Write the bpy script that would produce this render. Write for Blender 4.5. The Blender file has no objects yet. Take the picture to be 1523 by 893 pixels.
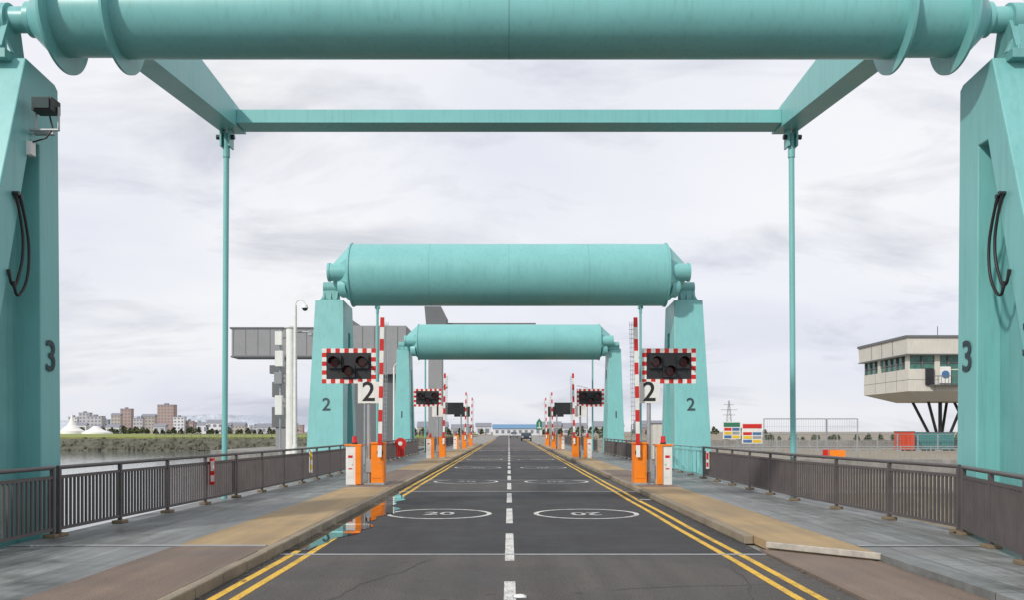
import bpy, bmesh, math, random
from mathutils import Vector, Matrix
random.seed(7)
R=math.radians
scene=bpy.context.scene
# ------------------------------------------------------------------ materials
def newmat(name):
    m=bpy.data.materials.new(name); m.use_nodes=True
    nt=m.node_tree; b=nt.nodes['Principled BSDF']
    return m,nt,b
def N(nt,t,**k):
    n=nt.nodes.new(t)
    for a,v in k.items(): setattr(n,a,v)
    return n
def ramp(nt,src,stops):
    r=N(nt,'ShaderNodeValToRGB'); cr=r.color_ramp
    while len(cr.elements)<len(stops): cr.elements.new(0.5)
    for e,(p,c) in zip(cr.elements,stops):
        e.position=p; e.color=(c[0],c[1],c[2],1)
    nt.links.new(src,r.inputs[0]); return r.outputs[0]
def noise(nt,scale,detail=5,rough=0.6,stretch=None,coord='Object'):
    tc=N(nt,'ShaderNodeTexCoord'); n=N(nt,'ShaderNodeTexNoise')
    n.inputs['Scale'].default_value=scale; n.inputs['Detail'].default_value=detail; n.inputs['Roughness'].default_value=rough
    if stretch:
        mp=N(nt,'ShaderNodeMapping'); mp.inputs['Scale'].default_value=stretch
        nt.links.new(tc.outputs[coord],mp.inputs[0]); nt.links.new(mp.outputs[0],n.inputs['Vector'])
    else: nt.links.new(tc.outputs[coord],n.inputs['Vector'])
    return n.outputs['Fac']
def mix(nt,mode,fac,a,b):
    m=N(nt,'ShaderNodeMix',data_type='RGBA',blend_type=mode)
    def put(i,v):
        if isinstance(v,(int,float)): m.inputs[i].default_value=v
        elif isinstance(v,tuple): m.inputs[i].default_value=(v[0],v[1],v[2],1)
        else: nt.links.new(v,m.inputs[i])
    put(0,fac); put(6,a); put(7,b); return m.outputs[2]
def bump(nt,b,src,strength,dist=0.01):
    n=N(nt,'ShaderNodeBump'); n.inputs['Strength'].default_value=strength; n.inputs['Distance'].default_value=dist
    nt.links.new(src,n.inputs['Height']); nt.links.new(n.outputs[0],b.inputs['Normal'])
def mul(c,k): return tuple(min(1,x*k) for x in c)
def paint(name,c,rough=0.45,var=0.15,streak=0.2,metal=0.0,sc=1.5,spec=0.5):
    m,nt,b=newmat(name)
    n1=noise(nt,sc,6,0.65); col=ramp(nt,n1,[(0.3,mul(c,1-var)),(0.7,mul(c,1+var*0.6))])
    if streak>0:
        n2=noise(nt,2.5,6,0.7,stretch=(4,4,0.25))
        s=ramp(nt,n2,[(0.50,(1,1,1)),(0.8,(1-streak,1-streak*1.05,1-streak*1.15))])
        col=mix(nt,'MULTIPLY',1.0,col,s)
    nt.links.new(col,b.inputs['Base Color'])
    r=ramp(nt,n1,[(0.3,(rough*0.8,)*3),(0.7,(min(1,rough*1.25),)*3)]); nt.links.new(r,b.inputs['Roughness'])
    b.inputs['Metallic'].default_value=metal; b.inputs['Specular IOR Level'].default_value=spec
    return m
TEAL=(0.188,0.475,0.47)
M_teal=paint('teal_steel_paint',TEAL,0.36,0.07,0.2,sc=0.7)
M_teal2=paint('teal_steel_paint_weathered',mul(TEAL,0.84),0.45,0.12,0.28,sc=1.2)
M_seam=paint('teal_seam',mul(TEAL,0.72),0.5,0.1,0)
M_orange=paint('orange_paint',(0.88,0.23,0.008),0.4,0.08,0.12,sc=3)
M_white=paint('white_paint',(0.76,0.76,0.73),0.5,0.08,0.2,sc=3)
M_red=paint('red_paint',(0.58,0.02,0.015),0.4,0.1,0.1,sc=3)
M_black=paint('black_rubber',(0.012,0.012,0.013),0.5,0.2,0)
M_crack=paint('crack_sealant',(0.03,0.029,0.029),0.6,0.2,0)
M_dark=paint('dark_signal_housing',(0.02,0.021,0.024),0.4,0.2,0.05)
M_num=paint('number_paint',(0.03,0.055,0.065),0.6,0.2,0)
M_steel=paint('galvanised_steel',(0.38,0.40,0.41),0.45,0.15,0.2,0.4,sc=4)
M_rail=paint('railing_brown_grey_paint',(0.115,0.10,0.10),0.45,0.18,0.15,0.2,sc=3)
M_grey=paint('grey_cladding',(0.27,0.275,0.285),0.55,0.1,0.25,sc=0.4)
M_dgrey=paint('dark_grey_cladding',(0.13,0.14,0.15),0.55,0.12,0.2,sc=0.5)
M_cream=paint('cream_cladding',(0.60,0.58,0.53),0.6,0.08,0.25,sc=0.4)
M_wood=paint('foot_block',(0.20,0.15,0.09),0.8,0.2,0,sc=5)
M_blue=paint('blue_paint',(0.06,0.16,0.34),0.5,0.1,0.1)
M_yel=paint('yellow_sign',(0.75,0.5,0.03),0.5,0.1,0.1)
M_green=paint('green_sign',(0.03,0.18,0.10),0.5,0.1,0.1)
M_tealbox=paint('teal_container',(0.05,0.22,0.22),0.5,0.1,0.2)
def glassmat(name,c,rough=0.08):
    m,nt,b=newmat(name); n=noise(nt,1.5,3)
    nt.links.new(ramp(nt,n,[(0.3,mul(c,0.7)),(0.7,mul(c,1.4))]),b.inputs['Base Color'])
    b.inputs['Roughness'].default_value=rough; return m
M_glass=glassmat('window_glass',(0.03,0.05,0.05))
M_gglass=glassmat('green_window_glass',(0.05,0.16,0.13))
M_lens=glassmat('red_lens',(0.10,0.008,0.006),0.15)
M_lensr=glassmat('red_reflector_lens',(0.5,0.02,0.02),0.15)
def asphalt(name,c,agg=0.5,patch=0.25,wheel=False,asc=70):
    m,nt,b=newmat(name)
    n1=noise(nt,asc,4,0.75); n2=noise(nt,0.8,6,0.65); n3=noise(nt,1.1,5,0.6,stretch=(2.2,0.12,1))
    a=ramp(nt,n1,[(0.34,mul(c,1-agg)),(0.5,c),(0.66,mul(c,1+agg*2.0))])
    p=ramp(nt,n2,[(0.3,(1-patch,)*3),(0.7,(1+patch*0.3,)*3)])
    q=ramp(nt,n3,[(0.35,(0.74,0.74,0.75)),(0.65,(1.0,1.0,1.0))])
    col=mix(nt,'MULTIPLY',1.0,mix(nt,'MULTIPLY',1.0,a,p),q)
    if wheel:
        n4=noise(nt,3.3,4,0.55); s=ramp(nt,n4,[(0.64,(1,1,1)),(0.71,(0.62,0.62,0.63))])
        col=mix(nt,'MULTIPLY',1.0,col,s)
        n5=noise(nt,0.35,3,0.5); s=ramp(nt,n5,[(0.47,(1,1,1)),(0.50,(0.86,0.86,0.87))])
        col=mix(nt,'MULTIPLY',1.0,col,s)
    nt.links.new(col,b.inputs['Base Color'])
    nt.links.new(ramp(nt,n2,[(0.3,(0.55,)*3),(0.7,(0.85,)*3)]),b.inputs['Roughness'])
    bump(nt,b,n1,0.8,0.01); return m
M_asA=asphalt('asphalt_chip',(0.092,0.080,0.072),0.65,0.25,True,50)
M_asB=asphalt('asphalt_deck',(0.042,0.039,0.040),0.45,0.4,True,75)
M_asC=asphalt('asphalt_far',(0.085,0.076,0.070),0.35,0.3,True)
M_tan=asphalt('tan_footway',(0.44,0.31,0.16),0.22,0.28)
M_brown=asphalt('brown_footway',(0.22,0.16,0.122),0.38,0.32)
M_kerb=asphalt('kerb_concrete',(0.34,0.28,0.20),0.2,0.45)
M_conc=asphalt('concrete',(0.30,0.29,0.27),0.15,0.3)
def worn(name,c,base,k=0.6):
    m,nt,b=newmat(name)
    n1=noise(nt,55,4,0.75); n2=noise(nt,2.2,5,0.7)
    f=mix(nt,'ADD',1.0,ramp(nt,n1,[(0.40,(0,0,0)),(0.62,(k,)*3)]),ramp(nt,n2,[(0.45,(0,0,0)),(0.75,(k*0.75,)*3)]))
    f2=ramp(nt,f,[(0.40,(0,0,0)),(1.0,(0.9,)*3)])
    nt.links.new(mix(nt,'MIX',f2,c,base),b.inputs['Base Color']); b.inputs['Roughness'].default_value=0.75
    return m
M_ywl=worn('yellow_road_paint',(0.78,0.47,0.045),(0.12,0.09,0.05),0.8)
M_wl=worn('white_road_paint',(0.74,0.73,0.70),(0.12,0.11,0.10),0.9)
M_wl2=worn('faded_white_road_paint',(0.62,0.61,0.59),(0.07,0.065,0.06),1.05)
def deckmat():
    m,nt,b=newmat('grey_deck_planks')
    tc=N(nt,'ShaderNodeTexCoord'); mp=N(nt,'ShaderNodeMapping'); mp.inputs['Rotation'].default_value=(0,0,R(90))
    nt.links.new(tc.outputs['Object'],mp.inputs[0])
    br=N(nt,'ShaderNodeTexBrick'); nt.links.new(mp.outputs[0],br.inputs['Vector'])
    br.inputs['Scale'].default_value=1.0; br.inputs['Brick Width'].default_value=3.6; br.inputs['Row Height'].default_value=0.6
    br.inputs['Mortar Size'].default_value=0.008
    br.inputs['Color1'].default_value=(0.22,0.235,0.24,1); br.inputs['Color2'].default_value=(0.28,0.295,0.295,1); br.inputs['Mortar'].default_value=(0.07,0.07,0.07,1)
    n1=noise(nt,90,3,0.7); n2=noise(nt,1.2,6,0.7); n3=noise(nt,1.4,5,0.7,stretch=(4,0.3,1))
    c=mix(nt,'MULTIPLY',1.0,br.outputs['Color'],ramp(nt,n1,[(0.3,(0.75,)*3),(0.7,(1.1,)*3)]))
    c=mix(nt,'MULTIPLY',1.0,c,ramp(nt,n2,[(0.35,(0.55,0.53,0.50)),(0.65,(1.05,)*3)]))
    c=mix(nt,'MULTIPLY',1.0,c,ramp(nt,n3,[(0.38,(0.72,0.71,0.69)),(0.6,(1.08,)*3)]))
    nt.links.new(c,b.inputs['Base Color']); nt.links.new(ramp(nt,n2,[(0.35,(0.3,)*3),(0.6,(0.65,)*3)]),b.inputs['Roughness'])
    bump(nt,b,n1,0.4,0.004); return m
M_deck=deckmat()
def watermat():
    m,nt,b=newmat('water'); n=noise(nt,0.9,6,0.6,stretch=(1,0.5,1))
    b.inputs['Base Color'].default_value=(0.14,0.17,0.17,1); b.inputs['Roughness'].default_value=0.06
    bump(nt,b,n,0.18,0.12); return m
M_water=watermat()
def landmat(name,a,b_,c,sc=0.25):
    m,nt,b=newmat(name); n=noise(nt,sc,8,0.7); n2=noise(nt,sc*14,4,0.7)
    col=ramp(nt,n,[(0.32,a),(0.5,b_),(0.68,c)])
    col=mix(nt,'MULTIPLY',1.0,col,ramp(nt,n2,[(0.3,(0.65,)*3),(0.7,(1.15,)*3)]))
    nt.links.new(col,b.inputs['Base Color']); b.inputs['Roughness'].default_value=0.95; return m
M_grass=landmat('grass',(0.14,0.20,0.04),(0.24,0.28,0.06),(0.30,0.29,0.11),0.08)
M_land=landmat('quay_ground',(0.20,0.17,0.12),(0.30,0.26,0.20),(0.22,0.20,0.12),0.2)
M_rock=landmat('rock_armour',(0.05,0.05,0.035),(0.11,0.11,0.08),(0.17,0.16,0.13),0.8)
M_hill=landmat('hazy_hill',(0.45,0.49,0.58),(0.48,0.52,0.60),(0.50,0.54,0.61),0.004)  # bluish distance haze is put straight into the hill colour
M_leaf=landmat('foliage',(0.035,0.05,0.02),(0.07,0.09,0.035),(0.13,0.13,0.06),0.6)
def puddlemat():
    m=bpy.data.materials.new('puddle_water'); m.use_nodes=True; nt=m.node_tree; nt.nodes.clear()
    o=N(nt,'ShaderNodeOutputMaterial'); mx=N(nt,'ShaderNodeMixShader'); g=N(nt,'ShaderNodeBsdfGlossy'); t=N(nt,'ShaderNodeBsdfTransparent')
    g.inputs['Roughness'].default_value=0.02; g.inputs['Color'].default_value=(0.95,0.95,0.95,1); t.inputs['Color'].default_value=(0.5,0.5,0.5,1)
    lw=N(nt,'ShaderNodeFresnel'); lw.inputs['IOR'].default_value=1.7
    nt.links.new(lw.outputs[0],mx.inputs[0]); nt.links.new(t.outputs[0],mx.inputs[1]); nt.links.new(g.outputs[0],mx.inputs[2]); nt.links.new(mx.outputs[0],o.inputs[0])
    return m
M_puddle=puddlemat()
# ------------------------------------------------------------------ mesh helper
class MB:
    def __init__(s): s.bm=bmesh.new()
    def loop2(s,A,B,mi=0,smooth=False,caps=True):
        a=[s.bm.verts.new(p) for p in A]; b=[s.bm.verts.new(p) for p in B]; n=len(a)
        for i in range(n):
            f=s.bm.faces.new((a[i],a[(i+1)%n],b[(i+1)%n],b[i])); f.material_index=mi; f.smooth=smooth
        if caps:
            if smooth:
                a=[s.bm.verts.new(p) for p in A]; b=[s.bm.verts.new(p) for p in B]
            f=s.bm.faces.new(a[::-1]); f.material_index=mi
            f=s.bm.faces.new(b); f.material_index=mi
    def box(s,x0,x1,y0,y1,z0,z1,mi=0):
        if x0>x1:x0,x1=x1,x0
        s.loop2([(x0,y0,z0),(x1,y0,z0),(x1,y1,z0),(x0,y1,z0)],[(x0,y0,z1),(x1,y0,z1),(x1,y1,z1),(x0,y1,z1)],mi)
    def cyl(s,p,q,r1,r2=None,seg=16,mi=0,caps=True,smooth=True,ph=0):
        if r2 is None:r2=r1
        p=Vector(p);q=Vector(q);d=(q-p).normalized()
        u=d.orthogonal().normalized();v=d.cross(u)
        A=[];B=[]
        for i in range(seg):
            a=2*math.pi*i/seg+ph;c=u*math.cos(a)+v*math.sin(a)
            A.append(p+c*r1);B.append(q+c*r2)
        s.loop2(A,B,mi,smooth,caps)
    def tube(s,pts,r,seg=8,mi=0):
        for a,b in zip(pts,pts[1:]): s.cyl(a,b,r,r,seg,mi)
    def beam(s,p,q,w,h,mi=0):
        p=Vector(p);q=Vector(q);d=(q-p).normalized()
        up=Vector((0,0,1)) if abs(d.z)<0.95 else Vector((0,1,0))
        u=d.cross(up).normalized()*(w/2);v=u.normalized().cross(d)*(h/2)
        s.loop2([p-u-v,p+u-v,p+u+v,p-u+v],[q-u-v,q+u-v,q+u+v,q-u+v],mi)
    def quad(s,pts,mi=0):
        f=s.bm.faces.new([s.bm.verts.new(p) for p in pts]); f.material_index=mi
    def done(s,name,mats,parent=None,bevel=0,loc=None):
        bmesh.ops.recalc_face_normals(s.bm,faces=s.bm.faces[:])
        me=bpy.data.meshes.new(name); s.bm.to_mesh(me); s.bm.free()
        for m in (mats if isinstance(mats,(list,tuple)) else [mats]): me.materials.append(m)
        o=bpy.data.objects.new(name,me); scene.collection.objects.link(o)
        if parent: o.parent=parent
        if bevel:
            b=o.modifiers.new('bevel','BEVEL'); b.width=bevel; b.segments=2; b.limit_method='ANGLE'; b.angle_limit=R(50)
        return o
def empty(name):
    o=bpy.data.objects.new(name,None); scene.collection.objects.link(o); return o
def text(name,body,size,loc,rot,mat,parent=None,bold=0.02,ext=0.004,sx=1,spacing=1):
    c=bpy.data.curves.new(name,'FONT'); c.body=body; c.size=size; c.extrude=ext; c.offset=bold*size; c.align_x='CENTER'; c.align_y='CENTER'; c.resolution_u=4
    c.space_character=spacing
    t=bpy.data.objects.new('tmp_text',c); scene.collection.objects.link(t)
    bpy.context.view_layer.update()
    me=bpy.data.meshes.new_from_object(t.evaluated_get(bpy.context.evaluated_depsgraph_get()))
    bpy.data.objects.remove(t); me.materials.clear(); me.materials.append(mat)
    o=bpy.data.objects.new(name,me); scene.collection.objects.link(o)
    o.location=loc; o.rotation_euler=rot; o.scale=(sx,1,1)
    if parent:o.parent=parent
    return o
# ------------------------------------------------------------------ ground, water, road
b=MB(); b.quad([(-6000,-200,-2.6),(6000,-200,-2.6),(6000,9000,-2.6),(-6000,9000,-2.6)]); b.done('water',M_water)
b=MB(); b.box(-7.25,7.55,-8,112,-0.7,-0.03); b.box(-9.5,9.5,112,420,-2.59,-0.03)
for y in (5,33,60,86): b.box(-7.0,7.2,y,y+7,-2.7,-0.7)
b.done('bridge_deck',M_conc)
road=empty('road')
b=MB(); segs=[(-8,12.6,0),(12.6,25.6,1),(25.6,31.5,2),(31.5,50,1),(50,62,2),(62,75,1),(75,420,2)]
for y0,y1,mi in segs: b.quad([(-3.32,y0,0),(3.72,y0,0),(3.72,y1,0),(-3.32,y1,0)],mi)
b.done('asphalt',[M_asA,M_asB,M_asC],road)
b=MB()
for y in (12.6,25.6,31.5,50,62,75): b.box(-3.3,3.7,y-0.04,y+0.04,0.003,0.010)
b.done('expansion_joints',M_steel,road)
b=MB(); rc=random.Random(11)
for x,y,dx,dy,n in ((-1.9,9.0,0.05,0.22,14),(1.2,9.8,0.25,0.05,9),(2.2,7.9,0.02,0.25,17),(-2.4,14.5,0.18,0.03,9),(0.9,22.2,0.2,0.02,11),(2.4,27,0.02,0.3,13)):
    p=(x,y); w=0.006
    for i in range(n):
        q=(p[0]+dx+rc.gauss(0,0.045),p[1]+dy+rc.gauss(0,0.045)); d=Vector((q[0]-p[0],q[1]-p[1])).normalized(); nx,ny=-d.y*w,d.x*w
        b.quad([(p[0]-nx,p[1]-ny,0.003),(p[0]+nx,p[1]+ny,0.003),(q[0]+nx,q[1]+ny,0.003),(q[0]-nx,q[1]-ny,0.003)]); p=q
b.done('cracks',M_crack,road)
b=MB()
for x in (-3.14,-2.90,3.09,3.33):
    y=-6
    while y<200:
        y2=y+2
        j=0.012*math.sin(y*0.9+x)
        j2=0.012*math.sin(y2*0.9+x)
        b.quad([(x-0.05+j,y,0.004),(x+0.05+j,y,0.004),(x+0.05+j2,y2,0.004),(x-0.05+j2,y2,0.004)]); y=y2
b.done('yellow_lines',M_ywl,road)
b=MB(); y=12.0-4.85*3
while y<300:
    b.quad([(-0.055,y,0.004),(0.075,y,0.004),(0.075,y+3.2,0.004),(-0.055,y+3.2,0.004)]); y+=4.85
b.done('centre_line',M_wl,road)
b=MB()
for D in (18.8,30.6,42.2,54,78):
    for cx in (-1.5,1.66):
        n=56
        for i in range(n):
            a0=2*math.pi*i/n;a1=2*math.pi*(i+1)/n
            def pt(a,k): return (cx+(1.13-k)*math.cos(a),D+(1.12-k)*math.sin(a),0.0045)
            b.quad([pt(a0,0),pt(a1,0),pt(a1,0.10),pt(a0,0.10)])
b.done('speed_roundels',M_wl,road)
for D in (18.8,30.6,42.2,54):
    text('speed_roundel_text','20',0.9,(-1.5,D,0.006),(0,0,0),M_wl2,road,0.02,0.0,0.75)
    text('speed_roundel_text','20',0.9,(1.66,D,0.006),(0,0,math.pi),M_wl2,road,0.02,0.0,0.75)
b=MB(); b.box(0.04,0.19,9.30,9.46,0.004,0.012,0); b.cyl((0.115,9.38,0.012),(0.115,9.38,0.028),0.07,0.05,16,1); b.done('road_stud',[M_steel,M_white],bevel=0.004)
for x,y in ((3.5,22.5),(3.5,45)):
    b=MB(); b.box(x-0.18,x+0.18,y-0.2,y+0.2,0.006,0.012,0)
    for i in range(6): b.box(x-0.15,x+0.15,y-0.17+i*0.06,y-0.145+i*0.06,0.0125,0.016,1)
    b.done('drain_cover',[M_dark,M_steel])
b=MB()
ys=[13+0.25*i for i in range(50)]
prof=[]
for i,y in enumerate(ys):
    t=i/(len(ys)-1); w=0.12+0.78*max(0,math.sin(math.pi*min(1,0.08+t*0.92)))**0.7*(0.78+0.18*math.sin(y*1.7)+0.10*math.sin(y*5.1))
    prof.append(w)
for i in range(len(ys)-1):
    b.quad([(-3.32,ys[i],0.009),(-3.32+prof[i],ys[i],0.009),(-3.32+prof[i+1],ys[i+1],0.009),(-3.32,ys[i+1],0.009)])
b.done('puddle',M_puddle)
def lane(name,mat,x0,x1,y0,y1,z=0.13,th=0.15):
    b=MB(); b.box(x0,x1,y0,y1,z-th,z); return b.done(name,mat)
fw=empty('footway')
def fl(mat,x0,x1,y0,y1,z=0.13,n='footway_slab'):
    o=lane(n,mat,x0,x1,y0,y1,z); o.parent=fw
fl(M_brown,-4.8,-3.47,-8,12.6); fl(M_tan,-4.8,-3.47,12.62,25.6); fl(M_brown,-4.8,-3.47,25.62,37); fl(M_tan,-4.8,-3.47,37.02,110)
fl(M_deck,-7.25,-4.81,-8,12.6,0.125); fl(M_deck,-7.25,-4.81,12.62,112,0.127)
b=MB()
b.loop2([(3.88,13.05,0),(5.0,11.9,0),(5.0,25.6,0),(3.88,25.6,0)],[(3.88,13.05,0.13),(5.0,11.9,0.13),(5.0,25.6,0.13),(3.88,25.6,0.13)]); b.done('footway_slab',M_tan,fw)
b=MB(); b.beam((3.84,13.03,0.09),(5.03,11.80,0.09),0.05,0.09); b.done('kerb_end',paint('kerb_end_concrete',(0.42,0.39,0.34),0.7,0.3,0,sc=6),fw,0.01)
fl(M_brown,3.73,5.0,-8,11.2,0.03)
b=MB(); b.loop2([(3.73,11.2,0),(5.0,11.2,0),(5.0,11.74,0),(3.73,13.0,0)],[(3.73,11.2,0.03),(5.0,11.2,0.03),(5.0,11.74,0.03),(3.73,13.0,0.03)]); b.done('footway_slab',M_brown,fw)
fl(M_brown,3.88,5.0,25.62,37); fl(M_tan,3.88,5.0,37.02,110)
fl(M_deck,5.01,7.5,-8,12.6,0.12); fl(M_deck,5.01,7.5,12.62,112,0.127)
b=MB()
for x0,x1,z in ((-7.2,-3.5,0.131),(5.02,7.4,0.128)): 
    for y in (12.6,25.6): b.box(x0,x1,y-0.05,y+0.05,z,z+0.008)
b.done('cover_plates',M_steel,fw)
b=MB()
y=-8
while y<110:
    if not(12.45<y<12.75): 
        b.box(-3.465,-3.325,y,y+0.895,-0.01,0.135+random.uniform(-.004,.004))
    if y>13.0: b.box(3.725,3.875,y,y+0.895,-0.01,0.135+random.uniform(-.004,.004))
    y+=0.91
b.done('kerb',M_kerb,None,0.018)
b=MB()
for i in range(1200):
    s=random.choice((-1,1)); y=random.uniform(8,40); 
    x=(-3.32+abs(random.gauss(0,0.10))) if s<0 else (3.71-abs(random.gauss(0,0.12)))
    r=random.uniform(0.006,0.022); a=random.uniform(0,6.28); z=0.0125
    b.quad([(x+r*math.cos(a+k*1.57),y+1.4*r*math.sin(a+k*1.57),z+random.uniform(0,0.004)) for k in range(4)],random.randint(0,1))
b.done('gutter_litter',[M_wood,M_rock])
# ------------------------------------------------------------------ land
def poly(name,pts,z,mat,zb=None):
    b=MB()
    if zb is None: b.quad([(x,y,z) for x,y in pts])
    else: b.loop2([(x,y,zb) for x,y in pts],[(x,y,z) for x,y in pts])
    return b.done(name,mat)
poly('quay_ground',[(9.6,30),(130,30),(260,400),(9.6,400)],-0.35,M_land,-3)
b=MB(); b.loop2([(-320,184,-3),(-9.6,192,-3),(-9.6,420,-3),(-420,420,-3)],[(-320,190,-0.05),(-9.6,198,-0.05),(-9.6,420,-0.05),(-420,420,-0.05)])
rk=random.Random(5)
for i in range(650):
    x=rk.uniform(-150,-10); t=rk.random(); y=188+ (x+140)*0.03+t*7; z=-2.7+t*2.6; r=rk.uniform(0.3,0.75)
    b.cyl((x,y,z-r*0.6),(x+rk.uniform(-.2,.2),y,z+r*0.6),r,r*0.55,5,0,smooth=False,ph=rk.random())
b.done('embankment',M_rock)
poly('grass',[(-300,197),(-14,204),(-14,400),(-400,400)],0.3,M_grass,-0.5)
poly('distant_shore',[(-1500,420),(900,420),(1500,1500),(-2500,1500)],-0.6,M_land,-3)
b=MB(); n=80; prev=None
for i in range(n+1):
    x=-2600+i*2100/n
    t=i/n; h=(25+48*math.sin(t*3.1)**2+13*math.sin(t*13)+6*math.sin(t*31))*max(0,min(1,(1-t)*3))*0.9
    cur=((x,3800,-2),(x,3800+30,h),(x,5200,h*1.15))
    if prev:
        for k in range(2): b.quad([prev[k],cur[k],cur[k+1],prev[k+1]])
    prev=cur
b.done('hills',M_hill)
# ------------------------------------------------------------------ bascule bridges
def tower(parent,s,P):
    XiT,XiB,XoT,XoB=P['xi_t'],P['xi_b'],P['xo_t'],P['xo_b']; Zb,Zt=P['zb'],P['zt']
    def xi(z): return XiB+(XiT-XiB)*(z-Zb)/(Zt-Zb)
    def xo(z): return XoB+(XoT-XoB)*(z-Zb)/(Zt-Zb)
    prof=[(P['yf'],Zb),(P['yt'],Zt),(P['yb']-0.1,Zt-0.08),(P['yb'],Zt-0.15),(P['yb'],Zb),(P['yb']-P['t2'],Zb),(P['ab'],P['za']),(P['af'],P['za']),(P['yf']+P['t1'],Zb)]
    b=MB(); b.loop2([(s*xi(z),y,z) for y,z in prof],[(s*xo(z),y,z) for y,z in prof])
    b.done('tower_frame',M_teal,parent,0.02)
    web=[(P['yf']+P['t1']-0.02,Zb),(P['af']-0.02,P['za']+0.02),(P['ab']+0.02,P['za']+0.02),(P['yb']-P['t2']+0.02,Zb)]
    b=MB(); b.loop2([(s*(xi(z)+0.38),y,z) for y,z in web],[(s*(xo(z)-0.38),y,z) for y,z in web]); b.done('tower_web',M_teal2,parent)
    b=MB(); b.box(s*(XiB-0.15),s*(XoB+0.15),P['yf']-0.15,P['yb']+0.15,Zb-0.1,Zb-0.002,0); b.box(s*(XiB-0.02),s*(XoB+0.8),P['yf']-0.8,P['yb']+0.8,-2.8,Zb-0.105,1)
    for k in range(4):
        x=XiB+0.2+k*(XoB-XiB-0.4)/3
        b.loop2([(s*(x-0.015),P['yf']-0.12,Zb),(s*(x-0.015),P['yf']+0.02,Zb),(s*(x-0.015),P['yf']+0.05,Zb+0.3)],[(s*(x+0.015),P['yf']-0.12,Zb),(s*(x+0.015),P['yf']+0.02,Zb),(s*(x+0.015),P['yf']+0.05,Zb+0.3)],0)
    b.done('tower_plinth',[M_teal2,M_conc],parent,0.01)
    yp,zp,xp=P['yp'],P['zp'],P['xp']
    b=MB()
    b.box(s*(xp-0.45),s*(xp+0.45),yp-0.45,yp+0.35,Zt-0.08,Zt+0.07)
    for dx in (-0.3,0.0,0.3):
        b.loop2([(s*(xp+dx-0.05),yp-0.4,Zt+0.07),(s*(xp+dx-0.05),yp+0.32,Zt+0.07),(s*(xp+dx-0.05),yp+0.16,zp),(s*(xp+dx-0.05),yp-0.16,zp)],
                [(s*(xp+dx+0.05),yp-0.4,Zt+0.07),(s*(xp+dx+0.05),yp+0.32,Zt+0.07),(s*(xp+dx+0.05),yp+0.16,zp),(s*(xp+dx+0.05),yp-0.16,zp)])
    b.loop2([(s*(xp-0.46),yp-0.3,Zt+0.07),(s*(xp+0.46),yp-0.3,Zt+0.07),(s*(xp+0.16),yp-0.22,zp),(s*(xp-0.16),yp-0.22,zp)],
            [(s*(xp-0.46),yp-0.2,Zt+0.07),(s*(xp+0.46),yp-0.2,Zt+0.07),(s*(xp+0.16),yp-0.12,zp),(s*(xp-0.16),yp-0.12,zp)])
    b.cyl((s*(xp-0.3),yp,zp),(s*(xp+0.35),yp,zp),0.28,seg=32)
    for i in range(4):
        b.cyl((s*(xp-0.33+0.22*i),yp-0.4,Zt+0.07),(s*(xp-0.33+0.22*i),yp-0.4,Zt+0.13),0.03,seg=6)
    b.done('bearing_pedestal',M_teal2,parent,0.008)
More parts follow.
